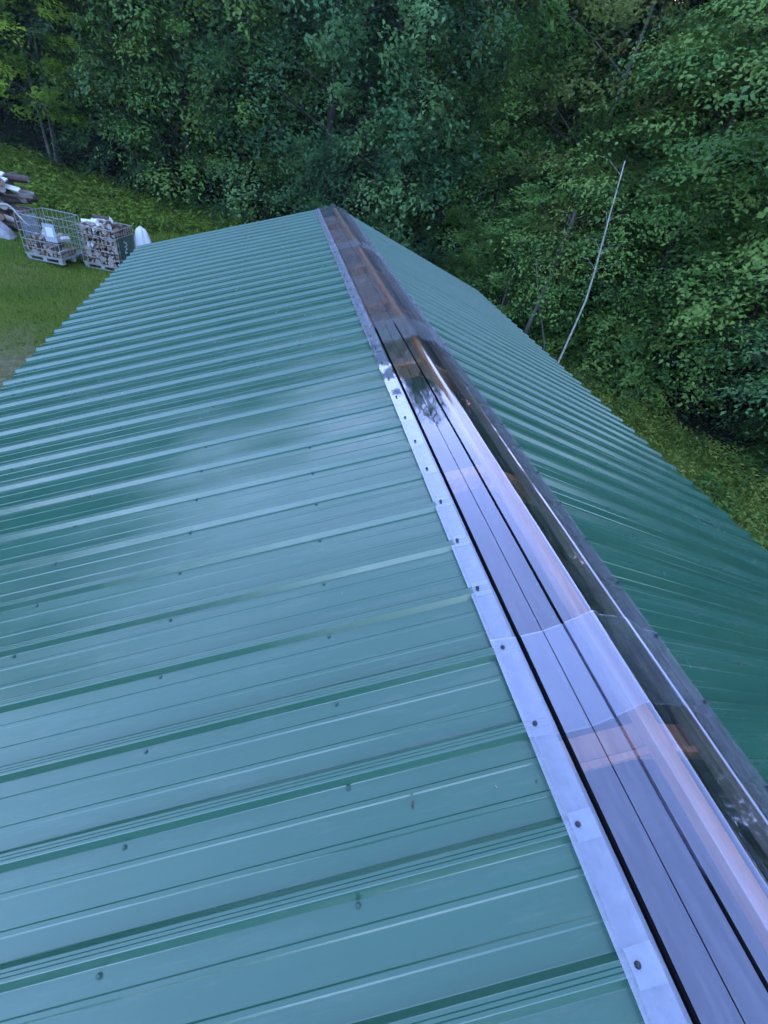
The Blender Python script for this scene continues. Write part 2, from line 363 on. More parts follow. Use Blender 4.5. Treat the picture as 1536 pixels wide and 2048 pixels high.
PRF = cap_profile(); CREASE = {-.252,-.2405,-.2395,-.2330,-.2265,-.2255,-.0915,-.0906,-.0818,-.0810,-.1565,-.1550,-.1535,-.096,-.0910,-.0862,-.0815,.132,.139,.145,.151,.226,.246,.030,-.030}
def hexhead(mb, p, nrm, r=.0046, h=.0040, wr=.0064):
    nrm = np.array(nrm, float); a = np.cross(nrm, [0,1,0]); a /= np.linalg.norm(a); b = np.cross(nrm, a); p = np.array(p)
    for (ra, z0, z1, n) in ((wr, 0, .0022, 12), (r, .0022, .0022+h, 6)):
        vs = [p+nrm*z0+ra*(math.cos(t)*a+math.sin(t)*b) for t in [2*math.pi*k/n for k in range(n)]]
        vs += [p+nrm*z1+ra*.94*(math.cos(t)*a+math.sin(t)*b) for t in [2*math.pi*k/n for k in range(n)]]
        mb.add(vs, [(k, (k+1) % n, n+(k+1) % n, n+k) for k in range(n)]+[tuple(range(n, 2*n))])
for ci, (ya, yb) in enumerate(caps):
    mb = MB(); ny_ = max(8, int((yb-ya)/.0381)); n = len(PRF); vs = []
    sd = 3.1*ci; dirt = []; groove_shade = []; ys = [ya, ya+.006]+[ya+(yb-ya)*(j+1)/(ny_+1) for j in range(ny_)]+[yb-.006, yb]; ny_ = len(ys)-1
    for j in range(ny_+1):
        y = ys[j]; t = (y-ya)/(yb-ya)
        for (a, off) in PRF:
            lift = .0005 + .004*t
            amp = .0011 if a > .04 else (.0007 if abs(a) <= .24 else .0005)
            w = amp*math.sin(y*4.1+sd+a*9) + amp*.6*math.sin(y*9.7+sd*2+a*21)
            if abs(a) > .25: w += -.0010*(1-math.cos(2*math.pi*(y-RIB0)/S9))*.5 - (.0008*abs(math.sin(math.pi*(y-RIB0)/S9)) if y > 2.2 else 0)
            ye = y + (.012*math.sin(a*14+1) if j in (0, 1, ny_-1, ny_) else 0)
            vs.append(cap_point(a, off+lift+w, ye))
            groove_shade.append((.12 if y > 3.3 else 1.)*1. if a in (-.2395, -.2330, -.2265) else .85*(.12 if y > 3.3 else 1.) if a in (-.0906, -.0862, -.0818) and not (ci == 0 and y > .05) else .75*(.12 if y > 3.3 else 1.) if a == -.1550 else 0)
            dirt.append((.20 if a > .15 else .04 if a > .05 else 0) + (.06 if a < -.245 else 0) + (.11 if ci >= 2 else 0) + (.14 if ya > 2 and abs(a) > .24 else 0) + (.20 if a in (-.318, -.252) else .04 if a == -.300 else 0)
                        + (.40 if j in (0, ny_) else 0) + (.20 if ci == 1 and y > 2.99 else .16 if ci == 2 and y > 5.76 else .05 if ci == 0 and y > .39 else 0) + (.10 if abs(a) in (.318,) else 0))
    mb.add(vs, [(j*n+k, j*n+k+1, (j+1)*n+k+1, (j+1)*n+k) for j in range(ny_) for k in range(n-1)])
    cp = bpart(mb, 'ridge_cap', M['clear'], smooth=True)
    sh = np.zeros(len(cp.data.edges), bool); ev = np.zeros(2*len(sh), np.int32); cp.data.edges.foreach_get('vertices', ev); ev = ev.reshape(-1, 2)
    cr_ = np.array([q[0] in CREASE for q in PRF]); sh[:] = (ev[:,0] % n == ev[:,1] % n) & cr_[ev[:,0] % n]
    se = cp.data.attributes.new('sharp_edge', 'BOOLEAN', 'EDGE'); se.data.foreach_set('value', sh)
    dg = cp.data.attributes.new('groove_shade', 'FLOAT', 'POINT'); dg.data.foreach_set('value', np.array(groove_shade, np.float32))
    da = cp.data.attributes.new('dirt', 'FLOAT', 'POINT'); da.data.foreach_set('value', np.array(dirt, np.float32))
    k = 0
    for q in range(-10, 40):
        y = RIB0+q*S9
        if not (ya+.04 < y < yb-.02) or (ci < 3 and y > caps[ci+1][0]+.1 and False): continue
        if ci > 0 and y < caps[ci-1][1]: continue
        for side in (-1, 1):
            sm = MB(); hexhead(sm, rp(side, .290, y, .0235+.004), [side*math.sin(TH), 0, math.cos(TH)])
            bpart(sm, 'screw', M['zinc_screw'], cp)
# foam closures under the flange, between the ribs
for side in (-1, 1):
    mb = MB()
    for q in range(-10, 38):
        ya, yb = RIB0+q*S9+.0275, RIB0+(q+1)*S9-.0275
        if yb > YF: break
        vs = [rp(side, s_, y, o) for o in (.0035, .0165) for s_ in (.246, .304) for y in (ya+rng.uniform(-.004,.004), yb)]
        mb.add(vs, [(0,1,3,2),(4,6,7,5),(0,4,5,1),(2,3,7,6),(0,2,6,4),(1,5,7,3)])
        for e in (0, 1):   # short bridging pads over each rib
            pass
    bpart(mb, 'foam_closure', M['foam'] if side < 0 else M['foam_dirty'])
for q in range(-10, 38):
    mb = MB(); y = RIB0+q*S9+rng.uniform(-.003,.003); a_, b_ = .249+rng.uniform(-.003,.003), .305+rng.uniform(-.003,.003)
    vs = [rp(-1, s_, yy, RH+.0006+e) for e in (0, .0008) for s_ in (a_, b_) for yy in (y-.027-rng.uniform(0,.003), y+.027+rng.uniform(0,.003))]
    mb.add(vs, [(0,1,3,2),(4,6,7,5),(0,4,5,1),(2,3,7,6),(0,2,6,4),(1,5,7,3)]); bpart(mb, 'sealing_pad', M['pad'])
# roof screws: beside each rib on five purlin lines
PUR = [.812, 1.38, 1.964, 2.55, 3.03]
sm = MB(); hexhead(sm, (0,0,0), (0,0,1)); sme = sm.mesh('roof_screw', M['screw'])
cand = []
for side, Wd in ((-1, WL), (1, WR)):
    for s_ in PUR:
        s_ = min(s_, Wd-.08)
        for q in range(-10, 38):
            y = RIB0+q*S9-.036+rng.uniform(-.004,.004)
            p = rp(side, s_+rng.uniform(-.008,.008), y, .0005)
            v = p-CAM; dz = v@FX
            if dz > .1 and abs(v@RX/dz*F) < 760 and abs(v@UX/dz*F) < 1016: cand.append((np.linalg.norm(v), side, p))
cand.sort(key=lambda c: c[0])
rest = MB()
for i, (d, side, p) in enumerate(cand):
    if i < 90:
        o = link('roof_screw', sme, barn, Vector(p)-Vector((0,3.2,0))); o.rotation_euler = (rng.uniform(-.05,.05), side*TH, rng.uniform(0,1))
    else: hexhead(rest, p, [side*math.sin(TH), 0, math.cos(TH)])
o = bpart(rest, 'roof_screws', M['screw']); o['kind'] = 'stuff'
# frame inside, seen through the clear cap
def slab(side, s0, s1, ya, yb, o0, o1, mb):
    vs = [rp(side, s_, y, o) for o in (o0, o1) for s_ in (s0, s1) for y in (ya, yb)]
    mb.add(vs, [(0,1,3,2),(4,6,7,5),(0,4,5,1),(2,3,7,6),(0,2,6,4),(1,5,7,3)])
mb = MB(); mb.box((0, (YF+YN)/2, Z0-.016), (.044, YF-YN-.1, .034)); bpart(mb, 'ridge_board', M['wood'])
for side, Wd in ((-1, WL), (1, WR)):
    for s_ in [.283]+PUR:
        s_ = min(s_, Wd-.08); mb = MB(); slab(side, s_-.033, s_+.033, YN+.05, YF-.05, -.042, -.004, mb)
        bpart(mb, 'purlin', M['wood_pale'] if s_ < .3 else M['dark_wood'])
for k in range(-2, 8):
    y = .355+1.21*k
    if y > YF-.1: break
    for side, Wd in ((-1, WL), (1, WR)):
        mb = MB(); slab(side, .022, Wd-.1, y-.03, y+.03, -.135, -.045, mb)
        slab(side, .024, .221, y-.052, y-.036, -.050, -.028, mb); bpart(mb, 'rafter', M['wood'])
for side in (-1, 1):
    for (ya, yb) in ((2.86, 3.93), (4.03, 5.13), (5.25, 6.34), (6.46, 7.55), (7.67, 8.60)):
        mb = MB(); slab(side, .03, .30, ya, yb, -.115, -.100, mb); bpart(mb, 'ceiling_board', M['ply'])
mb = MB(); slab(1, .196, .222, YN+.05, YF-.05, -.030, -.002, mb); bpart(mb, 'nailer', M['dark_wood'])
# walls
xl, xr = -(WL*math.cos(TH)-.28), WR*math.cos(TH)-.28
def wall_h(x): return Z0 - abs(x)*math.tan(TH) - .16
for nm, x in (('side_wall', xl), ('side_wall', xr)):
    mb = MB(); mb.box((x, (YF+YN)/2, wall_h(x)/2-.05), (.04, YF-YN-.5, wall_h(x)+.1))
    for k in range(46): mb.box((x+(-.028 if x < 0 else .028), YN+.4+k*S9, wall_h(x)/2), (.02, .03, wall_h(x)))
    bpart(mb, nm, M['roof'])
for y in (YF-.27, YN+.27):
    mb = MB(); t = .02
    pts = [(xl-.02, 0), (xr+.02, 0), (xr+.02, wall_h(xr)), (0, Z0-.17), (xl-.02, wall_h(xl))]
    vs = [(a, y-t, b) for a, b in pts]+[(a, y+t, b) for a, b in pts]
    mb.add(vs, [(0,1,2,3,4), (9,8,7,6,5)]+[(k, (k+1) % 5, 5+(k+1) % 5, 5+k) for k in range(5)])
    bpart(mb, 'gable_wall', M['roof'])
for y in (YF+.004, YN-.03):
    mb = MB()
    for side, Wd in ((-1, WL), (1, WR)):
        slab(side, .0 if side < 0 else .0, Wd-.01, y-.012, y+.012, -.11, -.004, mb)
    bpart(mb, 'rake_board', M['roof'])
mb = MB(); mb.box((0, (YF+YN)/2, .03), (xr-xl, YF-YN-.6, .06)); bpart(mb, 'floor_slab', M['dust'])

# ---------------------------------------------------------------- foliage
def leaves_mesh(name, P, Nrm, size, tone, mt, aspect=.62, rs=None):
    """folded diamond leaves at points P facing Nrm"""
    rs = rs or np.random.RandomState(1); n = len(P)
    Nrm = Nrm/(np.linalg.norm(Nrm, axis=1, keepdims=True)+1e-9)
    r = rs.normal(size=(n,3)); r[:,2] -= .25
    a = r - (r*Nrm).sum(1, keepdims=True)*Nrm; a /= np.linalg.norm(a, axis=1, keepdims=True)+1e-9
    b = np.cross(Nrm, a); L = (size*rs.uniform(.65, 1.35, n))[:,None]; Wd = L*aspect
    base = P - a*L*.5; tip = P + a*L*.5 - Nrm*L*.12
    s1 = P + b*Wd*.5 + Nrm*L*.10 - a*L*.05; s2 = P - b*Wd*.5 + Nrm*L*.10 - a*L*.05
    V = np.stack([base, s1, tip, s2], 1).reshape(-1, 3)
    me = bpy.data.meshes.new(name); me.vertices.add(4*n); me.vertices.foreach_set('co', V.ravel().astype(np.float32))
    idx = np.arange(n)*4
    T = np.stack([idx, idx+1, idx+2, idx, idx+2, idx+3], 1).ravel()
    me.loops.add(6*n); me.loops.foreach_set('vertex_index', T.astype(np.int32))
    me.polygons.add(2*n); me.polygons.foreach_set('loop_start', (np.arange(2*n)*3).astype(np.int32))
    try: me.polygons.foreach_set('loop_total', np.full(2*n, 3, np.int32))
    except Exception: pass
    at_ = me.attributes.new('tone', 'FLOAT', 'FACE'); at_.data.foreach_set('value', np.repeat(tone, 2).astype(np.float32))
    me.materials.append(mt); me.update(calc_edges=True); return me

def crown_points(seed, h, r, base, nclump, nleaf, style, leaf=.11, cs=1.):
    rs = np.random.RandomState(seed); P=[]; Nn=[]; T=[]; C=[]
    lob = rs.uniform(0, 6.28, 4); 
    for i in range(nclump):
        t = rs.beta(1.15, 1.25); z = h*(base + (1-base)*t)
        prof = (math.sin(math.pi*min(1, .16+.84*t)**.9))**.55 if t < .97 else .3
        an = rs.uniform(0, 6.283)
        rr = r*prof*(1+.22*math.sin(2*an+lob[0]+3*t)+.16*math.sin(3*an+lob[1]+5*t))
        q = rr*rs.uniform(.35, 1)**.45
        c = np.array([q*math.cos(an), q*math.sin(an), z - .18*q]); C.append(c)
        m = int(nleaf*rs.uniform(.6, 1.4))
        if style == 'layer':
            sz = np.array([1.05, .75, .20])*rs.uniform(.6, 1.3)*cs; droop = .32
        elif style == 'spray':
            sz = np.array([.95, .50, .28])*rs.uniform(.6, 1.3)*cs; droop = .55
        else:
            sz = np.array([.62, .62, .48])*rs.uniform(.55, 1.35)*cs; droop = .15
        d = rs.normal(size=(m,3)); d /= np.linalg.norm(d, axis=1, keepdims=True)
        d[:,2] = np.abs(d[:,2])*np.where(rs.rand(m) < .75, 1, -1)
        rad = rs.uniform(.25, 1, (m,1))**.5
        L = d*rad*sz
        # ragged outline of a clump
        L *= (1+.35*np.sin(5*np.arctan2(d[:,1], d[:,0])+rs.uniform(0,6)))[:,None]
        ca, sa = math.cos(an), math.sin(an)
        out = np.array([ca, sa, 0]); tan = np.array([-sa, ca, 0])
        pts = c + L[:,:1]*(out - np.array([0,0,droop])) + L[:,1:2]*tan + L[:,2:3]*np.array([0,0,1.])
        nn = np.array([0,0,1.])*1.0 + .5*out + d*.75 + rs.normal(size=(m,3))*.20
        P.append(pts); Nn.append(nn)
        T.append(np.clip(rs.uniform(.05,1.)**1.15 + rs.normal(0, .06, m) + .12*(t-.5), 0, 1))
    return np.concatenate(P), np.concatenate(Nn), np.concatenate(T), C, rs
def trunk_mesh(seed, h, r0, C, mt, stems=1, lean=0, nl=22):
    rs = np.random.RandomState(seed+99); mb = MB()
    for st in range(stems):
        a = 6.283*st/stems+rs.uniform(0,1); off = (0 if stems == 1 else .16)
        top = h*.86; n = 9; pts = []
        for i in range(n):
            t = i/(n-1)
            pts.append(np.array([off*math.cos(a)*(1+3.2*t)+lean*t*h+.12*math.sin(3*t+seed), off*math.sin(a)*(1+3.2*t)+.12*math.sin(2.3*t+seed*2), -.25+(top+.25)*t]))
        rad = [r0*(1.35 if i == 0 else 1)*(1-i/(n-1)*.86)/(1 if stems == 1 else 1.5) for i in range(n)]
        mb.tube(pts, rad, 8)
        sel = rs.permutation(len(C))[:nl//stems]
        for k in sel:
            c = C[k]; tz = max(.12, min(.9, (c[2]-.35*math.hypot(c[0], c[1]))/top)); i = tz*(n-1); i0 = int(i); 
            p = pts[i0]+(pts[min(i0+1, n-1)]-pts[i0])*(i-i0); rb = rad[i0]*.42
            mid = (p+c)/2+np.array([0,0,.12]); mb.tube([p, mid, c], [rb, rb*.6, rb*.2], 5, False)
    return mb.mesh('trunk', mt, True)
PROTO = {}
def proto(key, seed, h, r, base, ncl, nlf, style, leafmat, bark, r0=.16, stems=1, leaf=.11, lean=0, cs=1., nl=22):
    P, Nn, T, C, rs = crown_points(seed, h, r, base, ncl, nlf, style, leaf, cs)
    PROTO[key] = (leaves_mesh('crown', P, Nn, leaf, T, M[leafmat], rs=rs), trunk_mesh(seed, h, r0, C, M[bark], stems, lean, nl), h)
#      key        seed  h    r   base ncl nlf style    leaf material bark
proto('maple_y',   11, 9.0, 3.6, .26, 200, 120, 'layer', 'leaf_yellow', 'grey_bark', .13, 3, .17, cs=.9)
proto('maple_g',   12, 14., 3.7, .06, 220, 130, 'layer', 'leaf_green', 'bark', .17, 1, .16, cs=1.15)
proto('maple_d',   13, 15., 4.0, .08, 220, 125, 'spray', 'leaf_dark', 'bark', .18, 1, .17, cs=1.15)
proto('blue',      14, 16., 4.2, .02, 310, 135, 'clump', 'leaf_blue', 'bark', .2, 1, .145, cs=1.25)
proto('green',     15, 15., 3.8, .04, 270, 130, 'clump', 'leaf_green', 'bark', .18, 1, .145, cs=1.25)
proto('olive',     16, 14., 3.8, .06, 220, 130, 'layer', 'leaf_olive', 'grey_bark', .17, 1, .15, cs=1.15)
proto('nearmaple', 17, 11., 3.7, .13, 300, 165, 'layer', 'leaf_green', 'bark', .10, 1, .11, cs=1.05)
proto('nearblue',  18, 12., 3.6, .05, 300, 150, 'spray', 'leaf_blue', 'bark', .10, 1, .115, cs=1.05)
proto('sapling',   19, 4.6, 1.0, .12, 95, 75, 'clump', 'leaf_pale', 'grey_bark', .035, 1, .09, cs=.5, nl=12)
proto('column',    20, 9.0, 1.3, .05, 150, 95, 'clump', 'leaf_pale', 'bark', .07, 1, .12, cs=.8, nl=12)
proto('bush',      21, 2.2, 1.5, .02, 90, 95, 'layer', 'leaf_green', 'bark', .03, 3, .11, cs=.6, nl=12)
def plant_tree(name, key, x, y, h, rz, label, cat='tree', group=None, wide=1.):
    cm, tm, h0 = PROTO[key]; k = h/h0
    t = empty(name, (x, y, float(gz(x, y))), rz); t.scale = (k*wide, k*wide, k)
    tag(t, label, cat, group)
    link('trunk', tm, t); link('crown', cm, t); return t
FG = 'trees along the front of the forest'
front = [
 ('maple_tree', 'maple_d', -20.0, 35.5, 17, .3, 'dark green maple at the far left end of the forest edge'),
 ('maple_tree', 'maple_y', -11.6, 31.4, 8.6, 1.0, 'small yellow-green maple with three grey stems beyond the wire cages'),
 ('broadleaf_tree', 'maple_d', -15.5, 36.0, 18, 2.0, 'dark broad tree standing behind the small yellow-green maple'),
 ('broadleaf_tree', 'maple_d', -8.2, 32.4, 17, 3.0, 'tall very dark tree right of the yellow-green maple'),
 ('broadleaf_tree', 'green', -5.0, 29.8, 16.5, 4.1, 'mid green leafy tree between the yellow-green maple and the big bluish tree'),
 ('broadleaf_tree', 'green', -2.0, 28.6, 16, 5.2, 'dark green leafy tree rising over the far left part of the roof'),
 ('broadleaf_tree', 'blue', 1.3, 25.2, 19, .5, 'big bluish green tree filling the view just behind the end of the ridge'),
 ('broadleaf_tree', 'blue', 4.8, 24.0, 18, 2.6, 'bluish green tree just right of the ridge end, darker hollows in its crown'),
 ('broadleaf_tree', 'green', 7.6, 22.2, 16, 1.3, 'green tree with small leaf clumps above the far right roof corner'),
 ('vine_covered_tree', 'column', 6.7, 18.2, 8.0, .8, 'narrow column-shaped tree with light leaf clumps right of the bluish trees'),
 ('sapling', 'sapling', 6.7, 15.2, 4.5, .2, 'slim pale-leaved sapling growing beside the far right roof corner'),
 ('maple_tree', 'olive', 10.8, 19.4, 14, .9, 'olive toned maple with flat leaf layers behind the white birch stem'),
 ('maple_tree', 'maple_g', 13.4, 17.2, 14, 2.2, 'tall green maple above the right roof edge, upper part hazy'),
 ('maple_tree', 'nearmaple', 10.5, 13.3, 10.5, 3.4, 'green maple with layered boughs just right of the white birch stem'),
 ('maple_tree', 'nearmaple', 11.6, 10.4, 11, 5.0, 'near green maple with drooping boughs over the dark hollow on the right'),
 ('broadleaf_tree', 'nearblue', 13.1, 7.4, 11, 1.7, 'near bluish green tree at the right border of the picture'),
 ('maple_tree', 'nearmaple', 15.6, 4.0, 10, 4.4, 'green maple nearest the right edge of the clearing'),
 ('maple_tree', 'maple_y', 16.6, 14.4, 9.5, 2.9, 'yellow-green maple standing deeper in the wood on the right'),
]
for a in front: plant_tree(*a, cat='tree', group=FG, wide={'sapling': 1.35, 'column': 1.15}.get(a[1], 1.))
for (x, y, h, rz, lb) in ((8.9, 15.4, 2.2, .4, 'leafy bush under the sapling at the far right roof edge'), (9.3, 13.9, 2.4, 2.0, 'leafy bush directly behind the foot of the white birch stem'),
        (9.6, 12.6, 2.5, 3.3, 'round bush just right of the foot of the white birch stem'), (10.1, 11.2, 2.3, 4.8, 'low bush at the start of the weedy bank beside the right eave'),
        (7.9, 18.2, 2.4, 1.1, 'bush beside the narrow column-shaped tree'), (12.0, 7.6, 1.6, .9, 'small bush in the weeds near the right border'), (9.6, 16.2, 3.0, 2.7, 'tall bush between the leaning grey trunk and the white birch')):
    plant_tree('bush', 'bush', x, y, h, rz, lb, 'bush', 'bushes at the right roof edge')
r2 = random.Random(9)
kinds = ['maple_d', 'maple_g', 'blue', 'green', 'olive', 'maple_d', 'blue']
def clearof(x, y, lst, d): return all(math.hypot(x-a, y-b) > d for a, b in lst)
placed = [(a[2], a[3]) for a in front]
for row, (d0, hh, sp) in enumerate(((3.4, 19.5, 3.2), (7.2, 21.5, 3.5), (12, 22.5, 4.0), (18, 24, 4.6))):
    path = [(-34, 20), (-27, 27), (-20, 35), (-12, 35.5), (-6, 33), (-1, 30), (5, 27), (9, 22.5), (12, 18), (14.5, 12), (16, 6), (17, 0)]
    for (xa, ya), (xb, yb) in zip(path[:-1], path[1:]):
        L = math.hypot(xb-xa, yb-ya); nx_, ny_ = -(yb-ya)/L, (xb-xa)/L
        for k in range(max(1, int(L/sp))):
            t = (k+r2.uniform(.1,.9))/max(1, int(L/sp))
            x = xa+(xb-xa)*t+nx_*(d0+r2.uniform(-.8,.8)); y = ya+(yb-ya)*t+ny_*(d0+r2.uniform(-.8,.8))
            if not clearof(x, y, placed, 1.9): continue
            placed.append((x, y))
            kd = r2.choice(kinds); bear = math.degrees(math.atan2(x-CAM[0], y-CAM[1]))
            where = 'behind the yellow-green maple' if bear < -14 else 'left of the ridge end' if bear < -4 else 'behind the big bluish tree' if bear < 16 \
                else 'behind the narrow column-shaped tree' if bear < 30 else 'behind the white birch stem' if bear < 42 else 'behind the near maples on the right'
            how = {'maple_d': 'very dark maple', 'maple_g': 'tall green maple', 'blue': 'bluish broadleaf tree', 'green': 'mid green broadleaf tree', 'olive': 'olive toned tree'}[kd]
            deep = ('standing just', 'set back', 'deep in the wood', 'farthest in the wood')[row]
            plant_tree('forest_tree', kd, x, y, hh*r2.uniform(.85, 1.12), r2.uniform(0, 6.28), how+' '+deep+' '+where, 'tree', 'trees deep in the forest')

# leaning white birch stem and two grey trunks, with their thin crowns
def stem_tree(name, pxs, dist, r0, r1, barkm, leafm, label, seed, ncl, cs=.55):
    pts = [at(px, py, d) for (px, py), d in zip(pxs, dist)]
    b = pts[0].copy(); g = pts[0]-(pts[1]-pts[0])*((pts[0][2]-float(gz(b[0], b[1])))/max(.2, (pts[1]-pts[0])[2])); g[2] = float(gz(g[0], g[1]))-.1
    g[0] = (g[0]+b[0])/2; g[1] = (g[1]+b[1])/2
    t = empty(name, g); tag(t, label, 'tree', FG)
    pts = [g]+pts; n = len(pts); mb = MB()
    loc = [p-g for p in pts]
    mb.tube(loc, [r0+(r1-r0)*i/(n-1) for i in range(n)], 8)
    rs = np.random.RandomState(seed); P=[]; Nn=[]; T=[]
    for k in range(ncl):
        f = rs.uniform(.5, .93)*(n-1); i0 = min(int(f), n-2); p = loc[i0]+(loc[i0+1]-loc[i0])*(f-i0)
        an = rs.uniform(0, 6.28); c = p+np.array([math.cos(an), math.sin(an), .35])*rs.uniform(.25, .7)
        mb.tube([p, (p+c)/2+[0,0,.08], c], [r1*.35, r1*.22, r1*.08], 5, False)
        m_ = 60; d = rs.normal(size=(m_,3)); P.append(c+d*np.array([.3,.3,.13])*cs*2.); Nn.append(d*.5+[0,0,1]); T.append(np.clip(rs.uniform(.3,.8)+rs.normal(0,.1,m_),0,1))
    mb.build('trunk', M[barkm], t, True)
    link('crown', leaves_mesh('crown', np.concatenate(P), np.concatenate(Nn), .09, np.concatenate(T), M[leafm], rs=rs), t)
stem_tree('birch_tree', [(1118,722),(1150,650),(1172,600),(1188,548),(1203,492),(1221,425),(1238,365),(1250,322)], [12.6]*8, .030, .011, 'birch', 'leaf_green',
          'slender leaning white birch stem rising beside the right roof edge', 5, 10)
stem_tree('leaning_tree', [(1062,640),(1080,600),(1102,548),(1120,500),(1140,455),(1152,420)], [15.5]*6, .075, .045, 'bark_mid', 'leaf_olive',
          'grey bare trunk left of the white birch, leaning to the right', 6, 16)
stem_tree('thin_tree', [(1089,690),(1084,650),(1078,610),(1074,560),(1072,520)], [12.9]*5, .024, .013, 'bark_mid', 'leaf_green',
          'thin crooked pale stem between the sapling and the white birch', 7, 9)

# ---------------------------------------------------------------- undergrowth, weeds and grass
def scatter_leaves(name, pts_xy, hfun, per, size, mt, seed, spread=.3, kind='stuff', label=None, cat=None, up=.8, aspect=.4):
    rs = np.random.RandomState(seed); P=[]; T=[]; Nn=[]
    for (x, y) in pts_xy:
        hh = hfun(x, y)*rs.uniform(.6,1.3)
        if hh <= 0.02: continue
        m_ = int(per*rs.uniform(.6,1.3)); d = rs.normal(size=(m_,3)); d /= np.linalg.norm(d, axis=1, keepdims=True); d[:,2] = abs(d[:,2])
        q = d*rs.uniform(.4,1,(m_,1))*np.array([spread, spread, hh]); g = float(gz(x, y))
        P.append(q+[x, y, g]); Nn.append(d*.6+[0,0,up]+rs.normal(size=(m_,3))*.3); T.append(np.clip(rs.uniform(.2,.8)+rs.normal(0,.12,m_),0,1))
    o = link(name, leaves_mesh(name, np.concatenate(P), np.concatenate(Nn), size, np.concatenate(T), M[mt], aspect, rs))
    return tag(o, label, cat, None, kind)
rs = np.random.RandomState(3)
def band(xa, xb, ya, yb, n, cond):
    x = rs.uniform(xa, xb, n); y = rs.uniform(ya, yb, n); k = cond(x, y); return list(zip(x[k], y[k]))
fe = forest_edge
# ferny band between lawn and wood behind the cages
pts = band(-24, -1, 20, 36, 5200, lambda x, y: (fe(x, y) > -7.2+1.4*nz(x*.5, y*.5, 1)+np.clip((x+9)*.55, 0, 4.6)) & (fe(x, y) < 1.2) & (x < 0))
scatter_leaves('undergrowth', pts, lambda x, y: .18+.55*max(0, .55+.75*float(nz(x*1.1, y*1.1, 8))), 26, .19, 'fern', 31, .36, label='bright green ferny undergrowth along the forest edge behind the cages', cat='undergrowth')
pts = band(6, 15, -1, 20, 1500, lambda x, y: (fe(x, y) > -3.0+.9*nz(x*1.3, y*1.3, 6)) & (fe(x, y) < 1.0) & (nz(x*1.6, y*1.6, 9) > -.1))
scatter_leaves('green_weeds', pts, lambda x, y: .35+.6*max(0, float(nz(x*1.6, y*1.6, 9))), 46, .11, 'leaf_green', 35, .30, label='taller dark green weeds standing in clumps on the bank right of the roof', cat='weeds')
pts = band(6, 15, -1, 20, 3000, lambda x, y: (fe(x, y) > -2.6+.8*nz(x, y, 3)) & (fe(x, y) < 1.0))
scatter_leaves('weeds', pts, lambda x, y: .15+.6*max(0, .5+.8*float(nz(x*1.4, y*1.4, 2))), 30, .10, 'weed', 32, .30, label='mixed yellow-green weeds between the right eave and the wood', cat='weeds')
pts = band(-16, 16, -1, 38, 3000, lambda x, y: (fe(x, y) > .6) & (fe(x, y) < 5))
scatter_leaves('forest_undergrowth', pts, lambda x, y: .6, 22, .15, 'leaf_dark', 33, .45, label='dark low undergrowth beneath the first trees of the wood', cat='undergrowth')
def grass(name, pts, hgt, w, seed, label, mt='grass'):
    rs = np.random.RandomState(seed); pts = np.array(pts); n = len(pts)
    P = np.stack([pts[:,0], pts[:,1], gz(pts[:,0], pts[:,1])], 1); L = hgt*rs.uniform(.5,1.5,n)
    an = rs.uniform(0, 6.283, n); side = np.stack([np.cos(an), np.sin(an), 0*an], 1)*w*.5
    lean = rs.normal(0, .45, (n,2)); tip = P+np.stack([lean[:,0]*L, lean[:,1]*L, L], 1)
    V = np.stack([P-side, P+side, tip], 1).reshape(-1,3)
    me = bpy.data.meshes.new(name); me.vertices.add(3*n); me.vertices.foreach_set('co', V.ravel().astype(np.float32))
    me.loops.add(3*n); me.loops.foreach_set('vertex_index', np.arange(3*n, dtype=np.int32)); me.polygons.add(n)
    me.polygons.foreach_set('loop_start', (np.arange(n)*3).astype(np.int32))
    T = np.clip(.5+.28*nz(pts[:,0]*.9, pts[:,1]*.9, 4)+rs.normal(0,.14,n), 0, 1)
    a = me.attributes.new('tone', 'FLOAT', 'FACE'); a.data.foreach_set('value', T.astype(np.float32))
    me.materials.append(M[mt]); me.update(calc_edges=True); tag(link(name, me), label, 'grass', None, 'stuff')
pts = band(-15, -3.4, 7, 31, 90000, lambda x, y: (fe(x, y) < -1) & (np.hypot(x+5.9, y-8.2)+1.2*nz(x*1.3, y*1.3, 7) > rs.uniform(1.2, 4.2, len(x))))
grass('grass', pts, .07, .022, 41, 'short mown lawn grass between the barn and the wire cages')
pts = band(6, 12.5, -2, 16, 26000, lambda x, y: fe(x, y) < -.6)
grass('rough_grass', pts, .16, .018, 42, 'longer rough grass below the right eave', 'weed')

